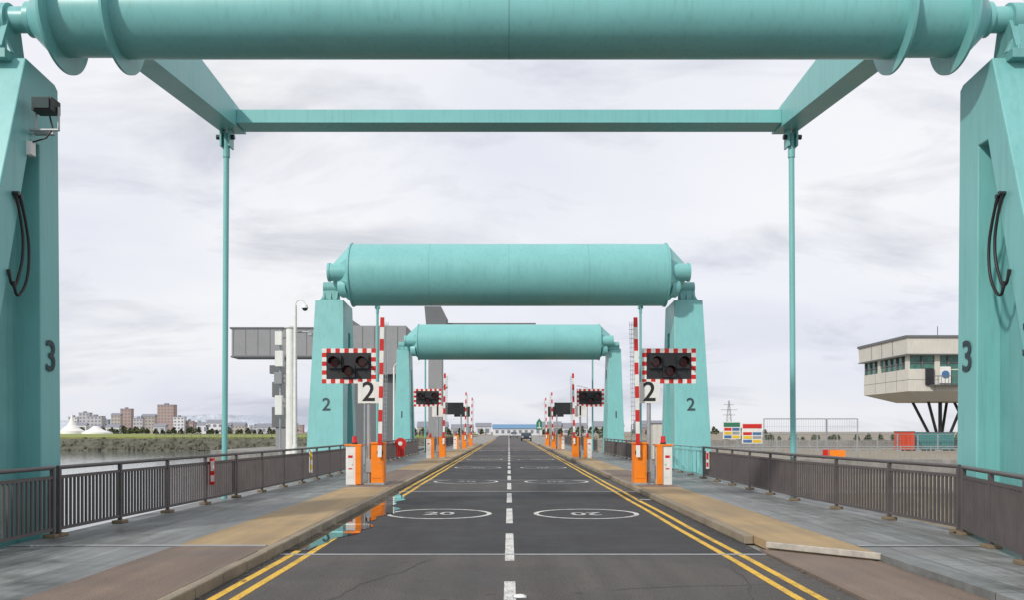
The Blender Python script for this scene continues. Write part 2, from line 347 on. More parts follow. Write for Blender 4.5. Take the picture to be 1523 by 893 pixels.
def bridge(P,num):
    e=empty('bascule_bridge')
    for s in (-1,1): tower(e,s,P)
    yr,zr,r,hw=P['yr'],P['zr'],P['r'],P['hw']; yp,zp,xp=P['yp'],P['zp'],P['xp']
    b=MB(); b.cyl((-hw,yr,zr),(hw,yr,zr),r,seg=128)
    b.done('counterweight_drum',M_teal,e)
    b=MB()
    k=P.get('seams',3)
    for i in range(1,k+1):
        x=-hw+2*hw*i/(k+1)
        b.cyl((x-0.008,yr,zr),(x+0.008,yr,zr),r+0.003,seg=128)
    b.done('drum_seams',M_seam,e)
    b=MB()
    if P.get('flange'):
        rf=P['rf']
        for s in (-1,1):
            b.cyl((s*hw,yr,zr),(s*(hw+0.04),yr,zr),rf,seg=128)
            b.cyl((s*(hw+0.04),yr,zr),(s*7.16,yr,zr),r*0.96,seg=96)
            b.cyl((s*7.16,yr,zr),(s*7.20,yr,zr),rf,seg=128)
            b.cyl((s*7.20,yr,zr),(s*7.62,yr,zr),rf*0.9,0.30,seg=64)
            b.cyl((s*7.62,yr,zr),(s*(xp+0.2),yr,zr),0.2,seg=32)
            b.cyl((s*7.64,yr,zr),(s*7.72,yr,zr),0.27,seg=32)
    else:
        for s in (-1,1):
            b.cyl((s*hw,yr,zr),(s*(hw+0.06),yr,zr),r*1.035,seg=128)
            b.cyl((s*(hw+0.06),yr,zr),(s*(hw+0.86),yr,zr),r*0.99,r*0.42,seg=8,smooth=False,ph=R(22.5))
            b.cyl((s*(hw+0.06),yr-0.80,zr),(s*(hw+0.98),yr-0.80,zr),0.39,seg=40)
            b.cyl((s*(hw+0.90),yr-0.80,zr),(s*(hw+1.0),yr-0.80,zr),0.42,seg=40)
            b.cyl((s*(hw+0.06),yr-0.62,zr-0.62),(s*(hw+0.42),yr-0.5,zr-0.62),0.48,0.48,seg=32)
            b.cyl((s*(hw+0.5),yp,zp),(s*(xp+0.2),yp,zp),0.22,seg=32)
    b.done('drum_ends',M_teal,e,0.006)
    ya,za,xa=P['ya'],P['za2'],P['xa']
    b=MB()
    for s in (-1,1):
        b.loop2([(s*(xa-0.35),yr+0.3,za-0.05),(s*(xa+0.2),yr+0.3,za-0.05),(s*(xa+0.2),yr+0.3,za+0.65),(s*(xa-0.35),yr+0.3,za+0.65)] if not P.get('flange') else
                [(s*(xa-0.35),yr+0.1,za-0.75),(s*(xa+0.2),yr+0.1,za-0.75),(s*(xa+0.2),yr+1.2,za+0.65),(s*(xa-0.35),yr+1.2,za+0.65)],
                [(s*(xa-0.35),ya+0.5,za),(s*(xa+0.2),ya+0.5,za),(s*(xa+0.2),ya+0.5,za+0.42),(s*(xa-0.35),ya+0.5,za+0.42)])
    b.box(-(xa-0.351),xa-0.351,ya-0.3,ya+0.3,za+0.02,za+0.33)
    b.box(-(xa-0.351),xa-0.351,ya-0.33,ya+0.33,za-0.0,za+0.018)
    b.done('balance_frame',M_teal,e,0.012)
    b=MB()
    for s in (-1,1):
        xb=P['xrb']; zt=za-0.02
        b.box(s*(xa-0.12),s*(xa-0.08),ya-0.1,ya+0.25,zt-0.45,zt,0); b.box(s*(xa+0.08),s*(xa+0.12),ya-0.1,ya+0.25,zt-0.45,zt,0)
        b.cyl((s*(xa-0.2),ya+0.05,zt-0.2),(s*(xa+0.24),ya+0.05,zt-0.2),0.06,seg=16,mi=1)
        b.cyl((s*xa,ya+0.05,zt-0.7),(s*xa,ya+0.05,zt-0.12),0.085,seg=16,mi=0)
        b.cyl((s*xb,ya+0.05,-0.1),(s*xa,ya+0.05,zt-0.5),0.068,seg=20,mi=0)
    b.done('lifting_rods',[M_teal,M_dark],e)
    return e
P3=dict(yf=11.3,yt=13.86,yb=14.85,t1=0.8,t2=0.62,ab=14.25,af=13.97,za=6.45,zb=-0.05,zt=7.72,xi_t=7.66,xi_b=7.6,xo_t=8.9,xo_b=9.3,
 yp=14.1,zp=8.40,xp=8.32,yr=14.1,zr=8.43,r=0.59,rf=0.83,hw=6.2,flange=True,seams=1,ya=21.3,za2=9.2,xa=6.9,xrb=6.95)
P2=dict(yf=39,yt=40.3,yb=42.6,t1=0.9,t2=0.7,ab=41.8,af=41.3,za=6.4,zb=-0.1,zt=7.83,xi_t=7.63,xi_b=7.4,xo_t=8.93,xo_b=9.1,
 yp=40.9,zp=8.5,xp=8.3,yr=40.1,zr=8.95,r=1.42,hw=7.12,ya=46.8,za2=8.8,xa=7.05,xrb=7.05)
P1=dict(yf=64,yt=65.1,yb=67.4,t1=0.9,t2=0.7,ab=66.6,af=66.1,za=6.4,zb=-0.1,zt=7.8,xi_t=7.45,xi_b=7.2,xo_t=8.35,xo_b=8.5,
 yp=65.9,zp=8.2,xp=7.95,yr=65.5,zr=8.42,r=1.32,hw=6.72,ya=70.5,za2=8.3,xa=6.75,xrb=6.75)
B3=bridge(P3,3); B2=bridge(P2,2); B1=bridge(P1,1)
for s in (-1,1):
    text('number_mark','3',0.72,(s*7.605,14.52,3.0),(R(90),0,R(-90)*s),M_num,B3,0.012,0.003)
    text('number_mark','3',0.72,(s*7.605,12.80,3.1),(R(90),0,R(-90)*s),M_num,B3,0.012,0.003)
    text('number_mark','2',0.82,(s*8.22 if s>0 else -8.25,39+3.0/7.93*1.3-0.012+0.0,2.95),(R(90-9.3),0,0),M_num,B2,0.008,0.004)
    text('number_mark','1',0.7,(s*7.9,64+3.0/7.9*1.1-0.01,2.95),(R(90-7.9),0,0),M_num,B1,0.008,0.004)
for s in (-1,1):
    for k in (0,1):
        pts=[]
        ctrl=[(13.60,5.30),(13.70,5.05),(13.78,4.75),(13.78,4.4),(13.70,4.12),(13.55,3.93),(13.44,3.90),(13.38,4.0)]
        if k: ctrl=[(y-0.08-0.015*i*(i<5),z+0.03+0.02*i) for i,(y,z) in enumerate(ctrl)]
        for i in range(len(ctrl)-1):
            p0=ctrl[max(0,i-1)];p1=ctrl[i];p2=ctrl[i+1];p3=ctrl[min(len(ctrl)-1,i+2)]
            for j in range(6):
                t=j/6
                q=[0.5*((2*p1[c])+(-p0[c]+p2[c])*t+(2*p0[c]-5*p1[c]+4*p2[c]-p3[c])*t*t+(-p0[c]+3*p1[c]-3*p2[c]+p3[c])*t**3) for c in (0,1)]
                pts.append((s*(7.57+0.03*k),q[0],q[1]))
        b=MB(); b.tube(pts,0.023,10,0); b.cyl(pts[0],(pts[0][0],pts[0][1]-0.06,pts[0][2]+0.12),0.028,seg=8,mi=1); b.cyl(pts[-1],(pts[-1][0],pts[-1][1]-0.03,pts[-1][2]+0.1),0.028,seg=8,mi=1)
        b.cyl((s*7.54,pts[0][1]-0.06,pts[0][2]+0.13),(s*7.75,pts[0][1]-0.06,pts[0][2]+0.13),0.034,seg=10,mi=1)
        b.done('hydraulic_hose',[M_black,M_dark],B3)
fl_=empty('floodlight')
b=MB(); b.box(-7.62,-7.30,14.0,14.08,6.55,6.60,1); b.box(-7.5,-7.18,13.72,14.0,6.84,7.05,0); b.box(-7.47,-7.21,13.69,13.72,6.86,7.03,2)
b.beam((-7.52,13.9,6.6),(-7.52,13.9,6.95),0.02,0.05,1); b.beam((-7.16,13.9,6.6),(-7.16,13.9,6.95),0.02,0.05,1); b.box(-7.62,-7.15,13.87,13.93,6.57,6.6,1)
b.box(-7.66,-7.56,13.85,13.97,6.18,6.4,3); b.tube([(-7.3,13.9,6.8),(-7.25,13.9,6.6),(-7.35,13.88,6.45),(-7.58,13.88,6.38)],0.015,6,0)
for i in range(5): b.box(-7.48,-7.2,14.0,14.05,6.86+i*0.04,6.872+i*0.04,0)
b.done('lamp_head',[M_black,M_steel,M_glass,M_white],fl_,0.008)
# ------------------------------------------------------------------ railings
def railing(pts,z0=0.13,h=1.08,mat=None,name='railing',sp=0.115,bw=0.028):
    e=empty(name); b=MB(); fb=MB(); first=True
    for (x0,y0),(x1,y1) in zip(pts,pts[1:]):
        L=math.hypot(x1-x0,y1-y0); n=max(1,round(L/2.0)); ux,uy=(x1-x0)/L,(y1-y0)/L
        def P(t,z): return (x0+ux*t,y0+uy*t,z)
        for i in range(0 if first else 1,n+1):
            t=L*i/n
            b.beam(P(t,z0+0.0),P(t,z0+h),0.06,0.06)
            c=P(t,z0); fb.box(c[0]-0.10,c[0]+0.10,c[1]-0.12,c[1]+0.12,z0,z0+0.05)
        first=False
        for i in range(n):
            a=L*i/n+0.045; c=L*(i+1)/n-0.045
            b.beam(P(a-0.014,z0+h-0.15),P(c+0.014,z0+h-0.15),0.04,0.05); b.beam(P(a-0.014,z0+0.12),P(c+0.014,z0+0.12),0.04,0.05)
            m=max(1,int((c-a)/sp))
            for j in range(m):
                t=a+(c-a)*(j+0.5)/m
                q=P(t,0); 
                b.beam((q[0],q[1],z0+0.145),(q[0],q[1],z0+h-0.175),bw,0.045)
        b.cyl(P(-0.03,z0+h),P(L+0.03,z0+h),0.034,seg=10)
    b.done('bars',mat or M_rail,e); fb.done('foot_blocks',M_wood,e,0.008)
    return e
railing([(-7.15,4),(-7.1,13.6)]); railing([(-7.08,13.75),(-6.55,27.7),(-6.55,38.2)])
railing([(-6.55,43.5),(-6.55,63)],sp=0.13); railing([(-6.55,68.5),(-6.55,110)],sp=0.2)
railing([(6.3,7.5),(6.45,10.9),(7.28,14.0)],z0=0.12); railing([(7.28,14.15),(6.8,20.8),(6.8,30.5)])
railing([(6.8,30.7),(6.85,39)],mat=M_teal,name='railing',sp=0.6); railing([(6.9,43.5),(6.9,63)],sp=0.13); railing([(6.9,68.5),(6.9,110)],sp=0.2)
railing([(9.9,44.8),(9.9,58),(30,58)],z0=-0.35,sp=0.4,mat=M_steel); railing([(-9.9,200),(-80,198)],z0=-0.05,sp=0.5,mat=M_rail)
def smallsign(x,y,z,w,h,m1,m2):
    e=empty('warning_sign'); b=MB(); b.box(x-0.012,x+0.012,y-w/2,y+w/2,z-h/2,z+h/2,0); s=1 if x<0 else -1
    b.box(x+s*0.013,x+s*0.10,y-w/2-0.01,y-w/2+0.002,z-h/2,z+h/2,0)
    b.box(x+s*0.02,x+s*0.09,y-w/2-0.013,y-w/2-0.0105,z+h*0.02,z+h*0.4,1); b.box(x+s*0.02,x+s*0.09,y-w/2-0.013,y-w/2-0.0105,z-h*0.38,z-h*0.14,1)
    b.box(x+s*0.013,x+s*0.016,y-w*0.38,y+w*0.38,z+h*0.02,z+h*0.42,1); b.box(x+s*0.013,x+s*0.016,y-w*0.38,y+w*0.38,z-h*0.38,z-h*0.12,1)
    b.done('plate',[m1,m2],e,0.002)
smallsign(-6.79,20.0,0.86,0.3,0.6,M_red,M_white); smallsign(-6.49,28.6,0.8,0.35,0.75,M_white,M_yel); smallsign(6.74,29.6,0.8,0.3,0.6,M_white,M_red)
# ------------------------------------------------------------------ barrier stations
def signal(x,y,xpost,z0,back=False,s=1,w=1.66,h=1.08):
    e=empty('traffic_signal'); zc=3.78
    b=MB(); b.cyl((xpost,y,z0),(xpost,y,4.05),0.065,seg=16,mi=0); b.box(xpost-0.16,xpost+0.16,y-0.16,y+0.16,z0,z0+0.03,0)
    b.box(xpost-0.09,xpost+0.09,y-0.1,y+0.1,0.5,0.9,0)
    b.cyl((xpost,y,zc+0.15),(x,y,zc+0.15),0.035,seg=10,mi=0); b.cyl((xpost,y,zc-0.2),(x,y,zc-0.2),0.035,seg=10,mi=0)
    b.box(x-w/2,x+w/2,y-0.07,y-0.045,zc-h/2,zc+h/2,1)
    b.box(x-w/2+0.3,x+w/2-0.3,y-0.03,y+0.25,zc-0.2,zc+0.35,1)
    b.done('post_and_board',[M_steel,M_dark],e,0.006)
    if back: return e
    b=MB()
    nx=12; ny=8; cw=w/nx; ch=h/ny
    for i in range(nx):
        for j in range(ny):
            if i in(0,nx-1) or j in (0,ny-1):
                b.box(x-w/2+i*cw,x-w/2+(i+1)*cw,y-0.08,y-0.0705,zc-h/2+j*ch,zc-h/2+(j+1)*ch,(i+j)%2)
    b.done('checker_border',[M_red,M_white],e)
    b=MB()
    for lx,lz in ((-0.42,0.12),(0.42,0.12),(0,-0.16)):
        cx,cz=x+lx,zc+lz
        b.box(cx-0.2,cx+0.2,y-0.17,y-0.071,cz-0.2,cz+0.2,0)
        b.cyl((cx,y-0.19,cz),(cx,y-0.17,cz),0.12,0.15,24,1)
        n=14
        for i in range(n):
            a0=R(-20+220*i/n);a1=R(-20+220*(i+1)/n)
            def q(a,yy,r): return (cx+r*math.cos(a),yy,cz+r*math.sin(a))
            b.quad([q(a0,y-0.17,0.165),q(a1,y-0.17,0.165),q(a1,y-0.45,0.155),q(a0,y-0.45,0.155)],0)
            b.quad([q(a0,y-0.17,0.155),q(a1,y-0.17,0.155),q(a1,y-0.45,0.148),q(a0,y-0.45,0.148)],0)
    b.done('lamps',[M_dark,M_lens],e)
    return e
def station(y,s,num,back=False,off=0.0):
    z0=0.13
    signal(s*4.93+off,y,s*4.32,z0,back)
    cx=s*4.32
    if not back:
        e=empty('number_sign')
        b=MB(); b.box(cx-0.33,cx+0.33,y-0.095,y-0.075,2.63,3.29,0); b.box(cx-0.05,cx+0.05,y-0.074,y-0.066,2.7,3.2,1); b.done('plate',[M_white,M_steel],e,0.01)
        text('number',num,0.84,(cx,y-0.1,2.96),(R(90),0,0),M_black,e,0.012,0.003)
    g=empty('barrier_gate'); xa=s*4.03
    b=MB(); b.box(xa-0.19,xa+0.19,y-0.25,y+0.35,z0+0.06,1.38,0); b.box(xa-0.215,xa+0.215,y-0.28,y+0.38,1.38,1.43,0)
    b.box(xa-0.22,xa+0.22,y-0.3,y+0.4,z0,z0+0.06,2)
    b.box(xa-0.15,xa+0.15,y-0.262,y-0.252,z0+0.2,1.2,0); b.cyl((xa+0.1,y-0.275,0.8),(xa+0.1,y-0.262,0.8),0.02,seg=10,mi=2)
    b.cyl((s*3.94,y-0.34,1.12),(s*3.94,y-0.25,1.12),0.09,seg=20,mi=3)
    b.done('gate_housing',[M_orange,M_white,M_steel,M_dark],g,0.012)
    b=MB(); z=0.98; i=0; xm=s*3.94
    lean=s*0.02
    while z<5.2:
        z2=min(5.24,z+0.36)
        xz=lambda zz: xm+(zz-1)*lean*-1
        b.loop2([(xz(z)-0.06,y-0.39,z),(xz(z)+0.06,y-0.39,z),(xz(z)+0.06,y-0.345,z),(xz(z)-0.06,y-0.345,z)],[(xz(z2)-0.06,y-0.39,z2),(xz(z2)+0.06,y-0.39,z2),(xz(z2)+0.06,y-0.345,z2),(xz(z2)-0.06,y-0.345,z2)],i%2); z=z2;i+=1
    b.done('gate_arm',[M_white,M_red],g)
    b=MB()
    def xs(zz): return xz(zz)+(0.13 if s<0 else -0.13)
    for k in range(3): b.beam((xs(1.5)+(k-1)*0.05,y-0.37,1.5),(xs(5.1)+(k-1)*0.05,y-0.37,5.1),0.012,0.012)
    for k in range(26): zz=1.55+k*0.138; b.box(xs(zz)-0.07,xs(zz)+0.07,y-0.362,y-0.356,zz,zz+0.015,0)
    b.done('gate_skirt',M_steel,g)
    c=empty('control_cabinet'); x0=s*4.56; x1=s*5.0
    b=MB(); b.box(x0,x1,y-0.2,y+0.4,z0,1.32,0); b.box(s*4.52,s*5.04,y-0.24,y+0.44,1.32,1.37,1)
    b.box(s*4.53,s*4.70,y-0.26,y-0.203,z0+0.02,1.315,1)
    b.box(s*4.76,s*4.96,y-0.208,y-0.2015,0.35,1.15,0); b.cyl((s*4.80,y-0.225,0.75),(s*4.80,y-0.2,0.75),0.018,seg=10,mi=2)
    b.box(s*4.79,s*4.93,y-0.211,y-0.2085,0.95,1.03,3); b.box(s*4.80,s*4.92,y-0.211,y-0.2085,0.6,0.64,3)
    b.done('cabinet',[M_white,M_orange,M_steel,M_red],c,0.01)
    b=MB(); b.cyl((s*4.78,y+0.1,1.37),(s*4.78,y+0.1,1.42),0.09,seg=16,mi=0); b.cyl((s*4.78,y+0.1,1.42),(s*4.78,y+0.1,1.62),0.085,0.07,16,mi=1); b.done('beacon',[M_dark,M_lensr],c)
for s in (-1,1):
    station(27,s,'2'); station(53,s,'1'); station(79,s,'0',back=True); station(92,s,'0',back=True)
# ------------------------------------------------------------------ street furniture
def cctv(x,y,z,r=0.09,zb=-0.3):
    e=empty('cctv_camera_pole'); b=MB()
    b.cyl((x,y,zb),(x,y,z-0.35),r,r*0.75,20,0); b.cyl((x,y,zb),(x,y,1.0),r*1.5,seg=20,mi=0)
    pts=[(x+0.25-0.25*math.cos(a*math.pi/8),y,z-0.35+0.3*math.sin(a*math.pi/8)) for a in range(9)]
    b.tube(pts,0.035,8,0); b.cyl((x+0.5,y,z-0.5),(x+0.5,y,z-0.33),0.17,0.12,20,0); 
    for k in range(4):
        a0=k*R(22.5);a1=(k+1)*R(22.5); b.cyl((x+0.5,y,z-0.5-0.15*math.sin(a0)),(x+0.5,y,z-0.5-0.15*math.sin(a1)),0.15*math.cos(a0)+0.001,0.15*math.cos(a1)+0.001,16,1)
    b.done('pole',[M_white,M_glass],e)
cctv(-11.0,45,8.6,0.11); cctv(-9.2,70,7.2,0.1,-2.7); cctv(-7.3,95,7.0,0.1,-2.7)
e=empty('equipment_mast'); b=MB(); b.cyl((-11.3,45.3,-2.7),(-11.3,45.3,7.1),0.27,0.24,24,0); b.cyl((-11.3,45.3,7.1),(-11.3,45.3,7.18),0.32,seg=24,mi=0)
b.box(-12.05,-11.7,45,45.4,6.2,6.9,0); b.box(-12.05,-11.65,45,45.4,5.1,5.9,0); b.box(-12.1,-11.7,45,45.4,4.2,4.8,2); b.box(-12.05,-11.7,45,45.4,2.6,3.6,0)
b.cyl((-12.0,45.2,6.6),(-11.3,45.3,6.6),0.04,seg=8,mi=1); b.cyl((-12.0,45.2,3.2),(-11.3,45.3,3.2),0.04,seg=8,mi=1); b.cyl((-12.0,45.2,4.5),(-11.3,45.3,4.5),0.04,seg=8,mi=1); b.cyl((-11.3,45.3,6.9),(-10.3,45.3,6.9),0.05,seg=8,mi=1); b.box(-10.4,-10.2,45.2,45.5,6.7,6.85,1)
b.cyl((-11.85,45.3,-0.4),(-11.85,45.3,7.0),0.05,seg=8,mi=1)
b.done('mast',[M_white,M_steel,M_grey],e,0.01)
b=MB(); b.box(-13,-10,43.5,47,-2.8,-0.3); b.done('mast_foundation',M_conc)
for x,y in ((-9.9,60),(9.2,58),(-8.0,98),(8.6,96)):
    e=empty('street_lamp'); b=MB(); b.cyl((x,y,-2.7),(x,y,6.5),0.08,0.05,12,0); s=1 if x<0 else -1
    b.cyl((x,y,6.45),(x+s*0.7,y,6.65),0.03,seg=8); b.loop2([(x+s*0.6,y-.12,6.6),(x+s*1.2,y-.08,6.68),(x+s*1.2,y+.08,6.68),(x+s*0.6,y+.12,6.6)],[(x+s*0.6,y-.08,6.72),(x+s*1.15,y-.05,6.74),(x+s*1.15,y+.05,6.74),(x+s*0.6,y+.08,6.72)])
    b.done('column',M_steel,e)
def lifering(x,y,z0=0.13):
    e=empty('life_ring_stand'); b=MB(); b.cyl((x,y,z0),(x,y,1.2),0.04,seg=12,mi=1); b.cyl((x,y-0.1,1.05),(x,y+0.1,1.05),0.33,seg=32,mi=0); b.cyl((x,y-0.12,1.05),(x,y-0.1,1.05),0.12,seg=24,mi=2); b.box(x-0.22,x+0.22,y-0.09,y+0.09,0.3,0.9,0); b.done('cabinet',[M_red,M_steel,M_white],e,0.01)
lifering(-6.2,50)
def jersey(x,y,mat,z0=-0.35):
    e=empty('road_barrier'); b=MB(); pr=[(-0.25,0),(0.25,0),(0.22,0.2),(0.1,0.45),(0.08,0.85),(-0.08,0.85),(-0.1,0.45),(-0.22,0.2)]
    b.loop2([(x-0.5,y+a,z0+c) for a,c in pr],[(x+0.5,y+a,z0+c) for a,c in pr],0); b.box(x-0.35,x-0.15,y-0.27,y-0.255,z0,z0+0.1,1); b.box(x+0.15,x+0.35,y-0.27,y-0.255,z0,z0+0.1,1)
    b.done('body',[mat,M_dark],e,0.02)
jersey(21.6,57.5,M_orange); jersey(21.7,59,M_red); jersey(12.2,57,M_red)
e=empty('information_board'); b=MB()
for x0,x1,z0,z1,mi in ((14.7,15.9,1.2,2.4,0),(16.0,17.4,0.9,2.3,1)):
    b.box(x0,x1,60,60.05,z0,z1,0); b.box(x0+0.05,x1-0.05,59.98,59.998,z1-0.35,z1-0.06,3 if mi else 2)
    for r in range(3):
        b.box(x0+0.08,(x0+x1)/2-0.03,59.98,59.998,z0+0.07+r*0.26,z0+0.26+r*0.26,(1,4,3)[r]); b.box((x0+x1)/2+0.03,x1-0.08,59.98,59.998,z0+0.07+r*0.26,z0+0.26+r*0.26,(4,5,1)[r])
    b.cyl((x0+0.15,60.09,-0.35),(x0+0.15,60.09,z1),0.035,seg=8,mi=5); b.cyl((x1-0.15,60.09,-0.35),(x1-0.15,60.09,z1),0.035,seg=8,mi=5)
b.done('board',[M_white,M_blue,M_green,M_red,M_yel,M_steel],e)
def fence(x0,x1,y,z0,z1,name='mesh_fence'):
    e=empty(name); b=MB(); n=int(abs(x1-x0)/2.2)+1
    for i in range(n):
        a=x0+(x1-x0)*i/n; c=x0+(x1-x0)*(i+1)/n-0.06
        b.tube([(a,y,z0),(a,y,z1),(c,y,z1),(c,y,z0),],0.034,8); b.cyl((a,y,z0+0.3),(c,y,z0+0.3),0.02,seg=6)
        k=int((c-a)/0.16)
        for j in range(k): 
            x=a+(c-a)*(j+0.5)/k; b.box(x-0.005,x+0.005,y-0.004,y+0.004,z0+0.3,z1)
        for j in range(5):
            z=z0+0.45+j*(z1-z0-0.5)/5; b.box(a,c,y-0.003,y+0.003,z,z+0.012)
        b.box(a-0.3,a+0.3,y-0.12,y+0.12,z0,z0+0.12)
    b.done('panels',M_steel,e)
fence(17.5,24,60,-0.35,2.6); fence(10.5,17,75,-0.35,2.3); fence(24,60,92,-0.35,1.4)
b=MB(); b.box(9.7,60,44,44.4,-0.35,0.35); b.box(9.7,120,110,110.6,-0.35,0.6); b.done('quay_wall',M_conc,None,0.02)
e=empty('electricity_pylon'); b=MB(); px,py=214,850
H=31
for k in range(8):
    z0=H*k/8;z1=H*(k+1)/8;w0=3.2*(1-k/8.6);w1=3.2*(1-(k+1)/8.6)
    for sx in(-1,1):
        for sy in (-1,1): b.beam((px+sx*w0,py+sy*w0,z0),(px+sx*w1,py+sy*w1,z1),0.35,0.35)
        b.beam((px+sx*w0,py-w0,z0),(px-sx*w1,py-w1,z1),0.22,0.22)
for z,w in ((17,6),(22,8),(27,5)): b.beam((px-w,py,z),(px+w,py,z),0.3,0.5)
b.done('lattice',M_grey,e)
# ------------------------------------------------------------------ control building right
e=empty('control_tower_building'); b=MB()
XL=45.7; YB=112.5
b.loop2([(XL,100,6.3),(66,100,6.3),(66,YB,6.3),(XL,YB,6.3)],[(XL,100,8.85),(66,100,8.85),(66,YB,8.85),(XL,YB,8.85)],0)
b.loop2([(XL+2.4,101.6,5.2),(64,101.6,5.2),(64,YB-4,5.2),(XL+2.4,YB-4,5.2)],[(XL,100,6.298),(66,100,6.298),(66,YB,6.298),(XL,YB,6.298)],0)
b.box(XL+0.2,65.8,100.2,YB-0.2,8.852,10.4,2)
for i in range(14):
    x=XL+0.02+i*1.5; b.box(x,x+(0.6 if i%4==2 else 0.16),100.02,100.19,8.853,10.4,1 if i%2 else 0)
for i in range(9):
    y=100.05+i*1.5; b.box(XL+0.02,XL+0.19,y+0.15,y+(0.85 if i in(0,5) else 0.31),8.853,10.4,0 if i in (0,5) else 1)
b.box(XL+0.10,65.9,100.08,100.19,9.5,9.58,1); b.box(XL+0.08,XL+0.19,100.3,YB-0.1,9.5,9.58,1)
b.loop2([(XL-0.4,99.4,10.402),(66.5,99.4,10.402),(66.5,YB+0.5,10.402),(XL-0.4,YB+0.5,10.402)],[(XL-0.5,99.3,12.6),(66.5,99.3,12.6),(66.5,YB+0.6,12.6),(XL-0.5,YB+0.6,12.6)],0)
b.box(XL-0.6,66.6,99.15,99.28,12.35,12.62,1); b.box(XL-0.65,XL-0.52,99.29,YB+0.6,12.35,12.62,1)
b.box(XL-0.40,66.6,99.2,99.37,10.4,10.52,1); b.box(XL-0.55,XL-0.43,99.2,YB+0.5,10.4,10.52,1)
for x in (48.7,51.8,54.9): b.box(x,x+0.05,99.985,99.997,6.4,8.8,1)
for y in (103,106,109): b.box(XL-0.012,XL-0.003,y,y+0.05,6.4,8.8,1); b.box(XL-0.52,XL-0.50,y,y+0.05,10.6,12.3,1)
b.box(XL,66,99.98,99.984,7.6,7.64,1); b.box(XL-0.018,XL-0.013,100,YB,7.6,7.64,1)
b.box(48.0,51.5,98.6,98.66,7.9,8.0,1); b.box(48.0,51.5,98.67,99.97,6.9,7.0,1)
for i in range(9): b.box(48+i*0.4,48.05+i*0.4,98.6,98.65,7.0,7.9,1)
b.box(47.6,48.5,99.7,99.97,7.01,8.9,3); b.box(49.2,50.4,99.7,99.97,7.2,9.1,4); b.cyl((49.8,99.66,8.2),(49.8,99.7,8.2),0.45,seg=20,mi=5)
b.box(50.6,51.4,99.75,99.97,7.1,8.7,2)
for x0,x1 in ((49.4,51.6),(53.6,52.0),(54.5,56.5),(60,62)):
    b.cyl((x0,103,5.3),(x1,104.5,-0.35),0.17,seg=12,mi=3); b.cyl((x0,107,5.3),(x1,105.5,-0.35),0.17,seg=12,mi=3)
b.cyl((51.8,105,-0.35),(51.8,105,5.3),0.22,seg=12,mi=3); b.cyl((56.0,105,-0.35),(56.0,105,5.3),0.22,seg=12,mi=3)
b.cyl((51,104,12.6),(51,104,14.2),0.04,seg=6,mi=3); b.cyl((49,108,12.6),(49,108,13.5),0.04,seg=6,mi=3)
b.done('control_cabin',[M_cream,M_dgrey,M_gglass,M_dark,M_white,M_blue],e,0.015)
def container(x,y,w,d,h,mat,name,z0=-0.35):
    e=empty(name); b=MB(); b.box(x,x+w,y,y+d,z0+0.1,z0+h,0); b.box(x-0.04,x+w+0.04,y-0.04,y+d+0.04,z0+h,z0+h+0.08,1)
    k=int(w/0.4)
    for i in range(k): b.box(x+0.1+i*0.4,x+0.3+i*0.4,y-0.03,y-0.002,z0+0.2,z0+h-0.05,0)
    b.box(x,x+w,y+0.1,y+d-0.1,z0,z0+0.098,1); b.done('body',[mat,M_dgrey],e,0.01)
container(41.2,92,1.5,1.5,2.0,paint('red_orange_box',(0.55,0.06,0.02)),'site_cabin'); container(43.2,93,4.2,2,1.9,M_tealbox,'site_cabin'); container(10.2,62,2.6,2.2,2.6,M_cream,'site_cabin')
container(-40,206,8,3,2.8,M_cream,'site_cabin',0.3)
# ------------------------------------------------------------------ grey lock gantry left
e=empty('lock_gate_gantry'); b=MB()
b.box(-33,-13.5,104,107,10.7,13.9,0)
for i in range(14): b.box(-32.8+i*1.45,-32.74+i*1.45,103.97,103.998,10.8,13.85,1)
b.box(-33.2,-13.3,103.9,107.1,13.902,14.1,1); b.box(-33.1,-13.4,103.93,107.05,10.5,10.69,1)
b.box(-27.9,-26.7,104.5,106,-2.7,10.49,0); b.box(-28.6,-26.5,104.4,105.2,8.6,9.6,1); b.box(-28.3,-26.6,104.4,105.2,5.8,7.6,1); b.box(-28.3,-26.6,104.3,105.2,2.2,4.6,1)
b.done('girder',[M_grey,M_dgrey],e,0.02)
e=empty('hydraulic_gate_house'); b=MB()
b.loop2([(-20,92,14.6),(-18.2,92,14.6),(-14.2,92,11.9),(-14.2,92,10.9),(-20,92,14.0)],[(-20,95.1,14.6),(-18.2,95.1,14.6),(-14.2,95.1,11.9),(-14.2,95.1,10.9),(-20,95.1,14.0)],1)
b.box(-17.6,-10.6,90,95,7.6,12.6,0)
for i in range(6): b.box(-17.5+i*1.2,-17.44+i*1.2,89.97,89.998,7.7,12.5,1)
b.box(-17.0,-11.0,91,94,-2.7,7.59,1)
b.done('house',[M_grey,M_dgrey],e,0.02)
b=MB(); b.box(-30,-9.8,88,110,-2.8,-0.2); b.done('gantry_foundation',M_conc,None,0.05)
e=empty('sluice_gantry'); b=MB()
b.box(-8.3,-6.9,90,92,-2.7,12.4,0); b.loop2([(-8.5,89.9,12.4),(-6.5,89.9,12.4),(-6.4,89.9,13.4),(-7.0,89.9,14.6),(-8.7,89.9,14.6)],[(-8.5,92.1,12.4),(-6.5,92.1,12.4),(-6.4,92.1,13.4),(-7.0,92.1,14.6),(-8.7,92.1,14.6)],1)
b.box(-6.39,2.8,90.8,91.0,12.85,12.98,1); b.box(-0.2,-0.05,90.85,90.95,12.6,12.85,1)
b.done('column',[M_grey,M_dgrey],e,0.02)
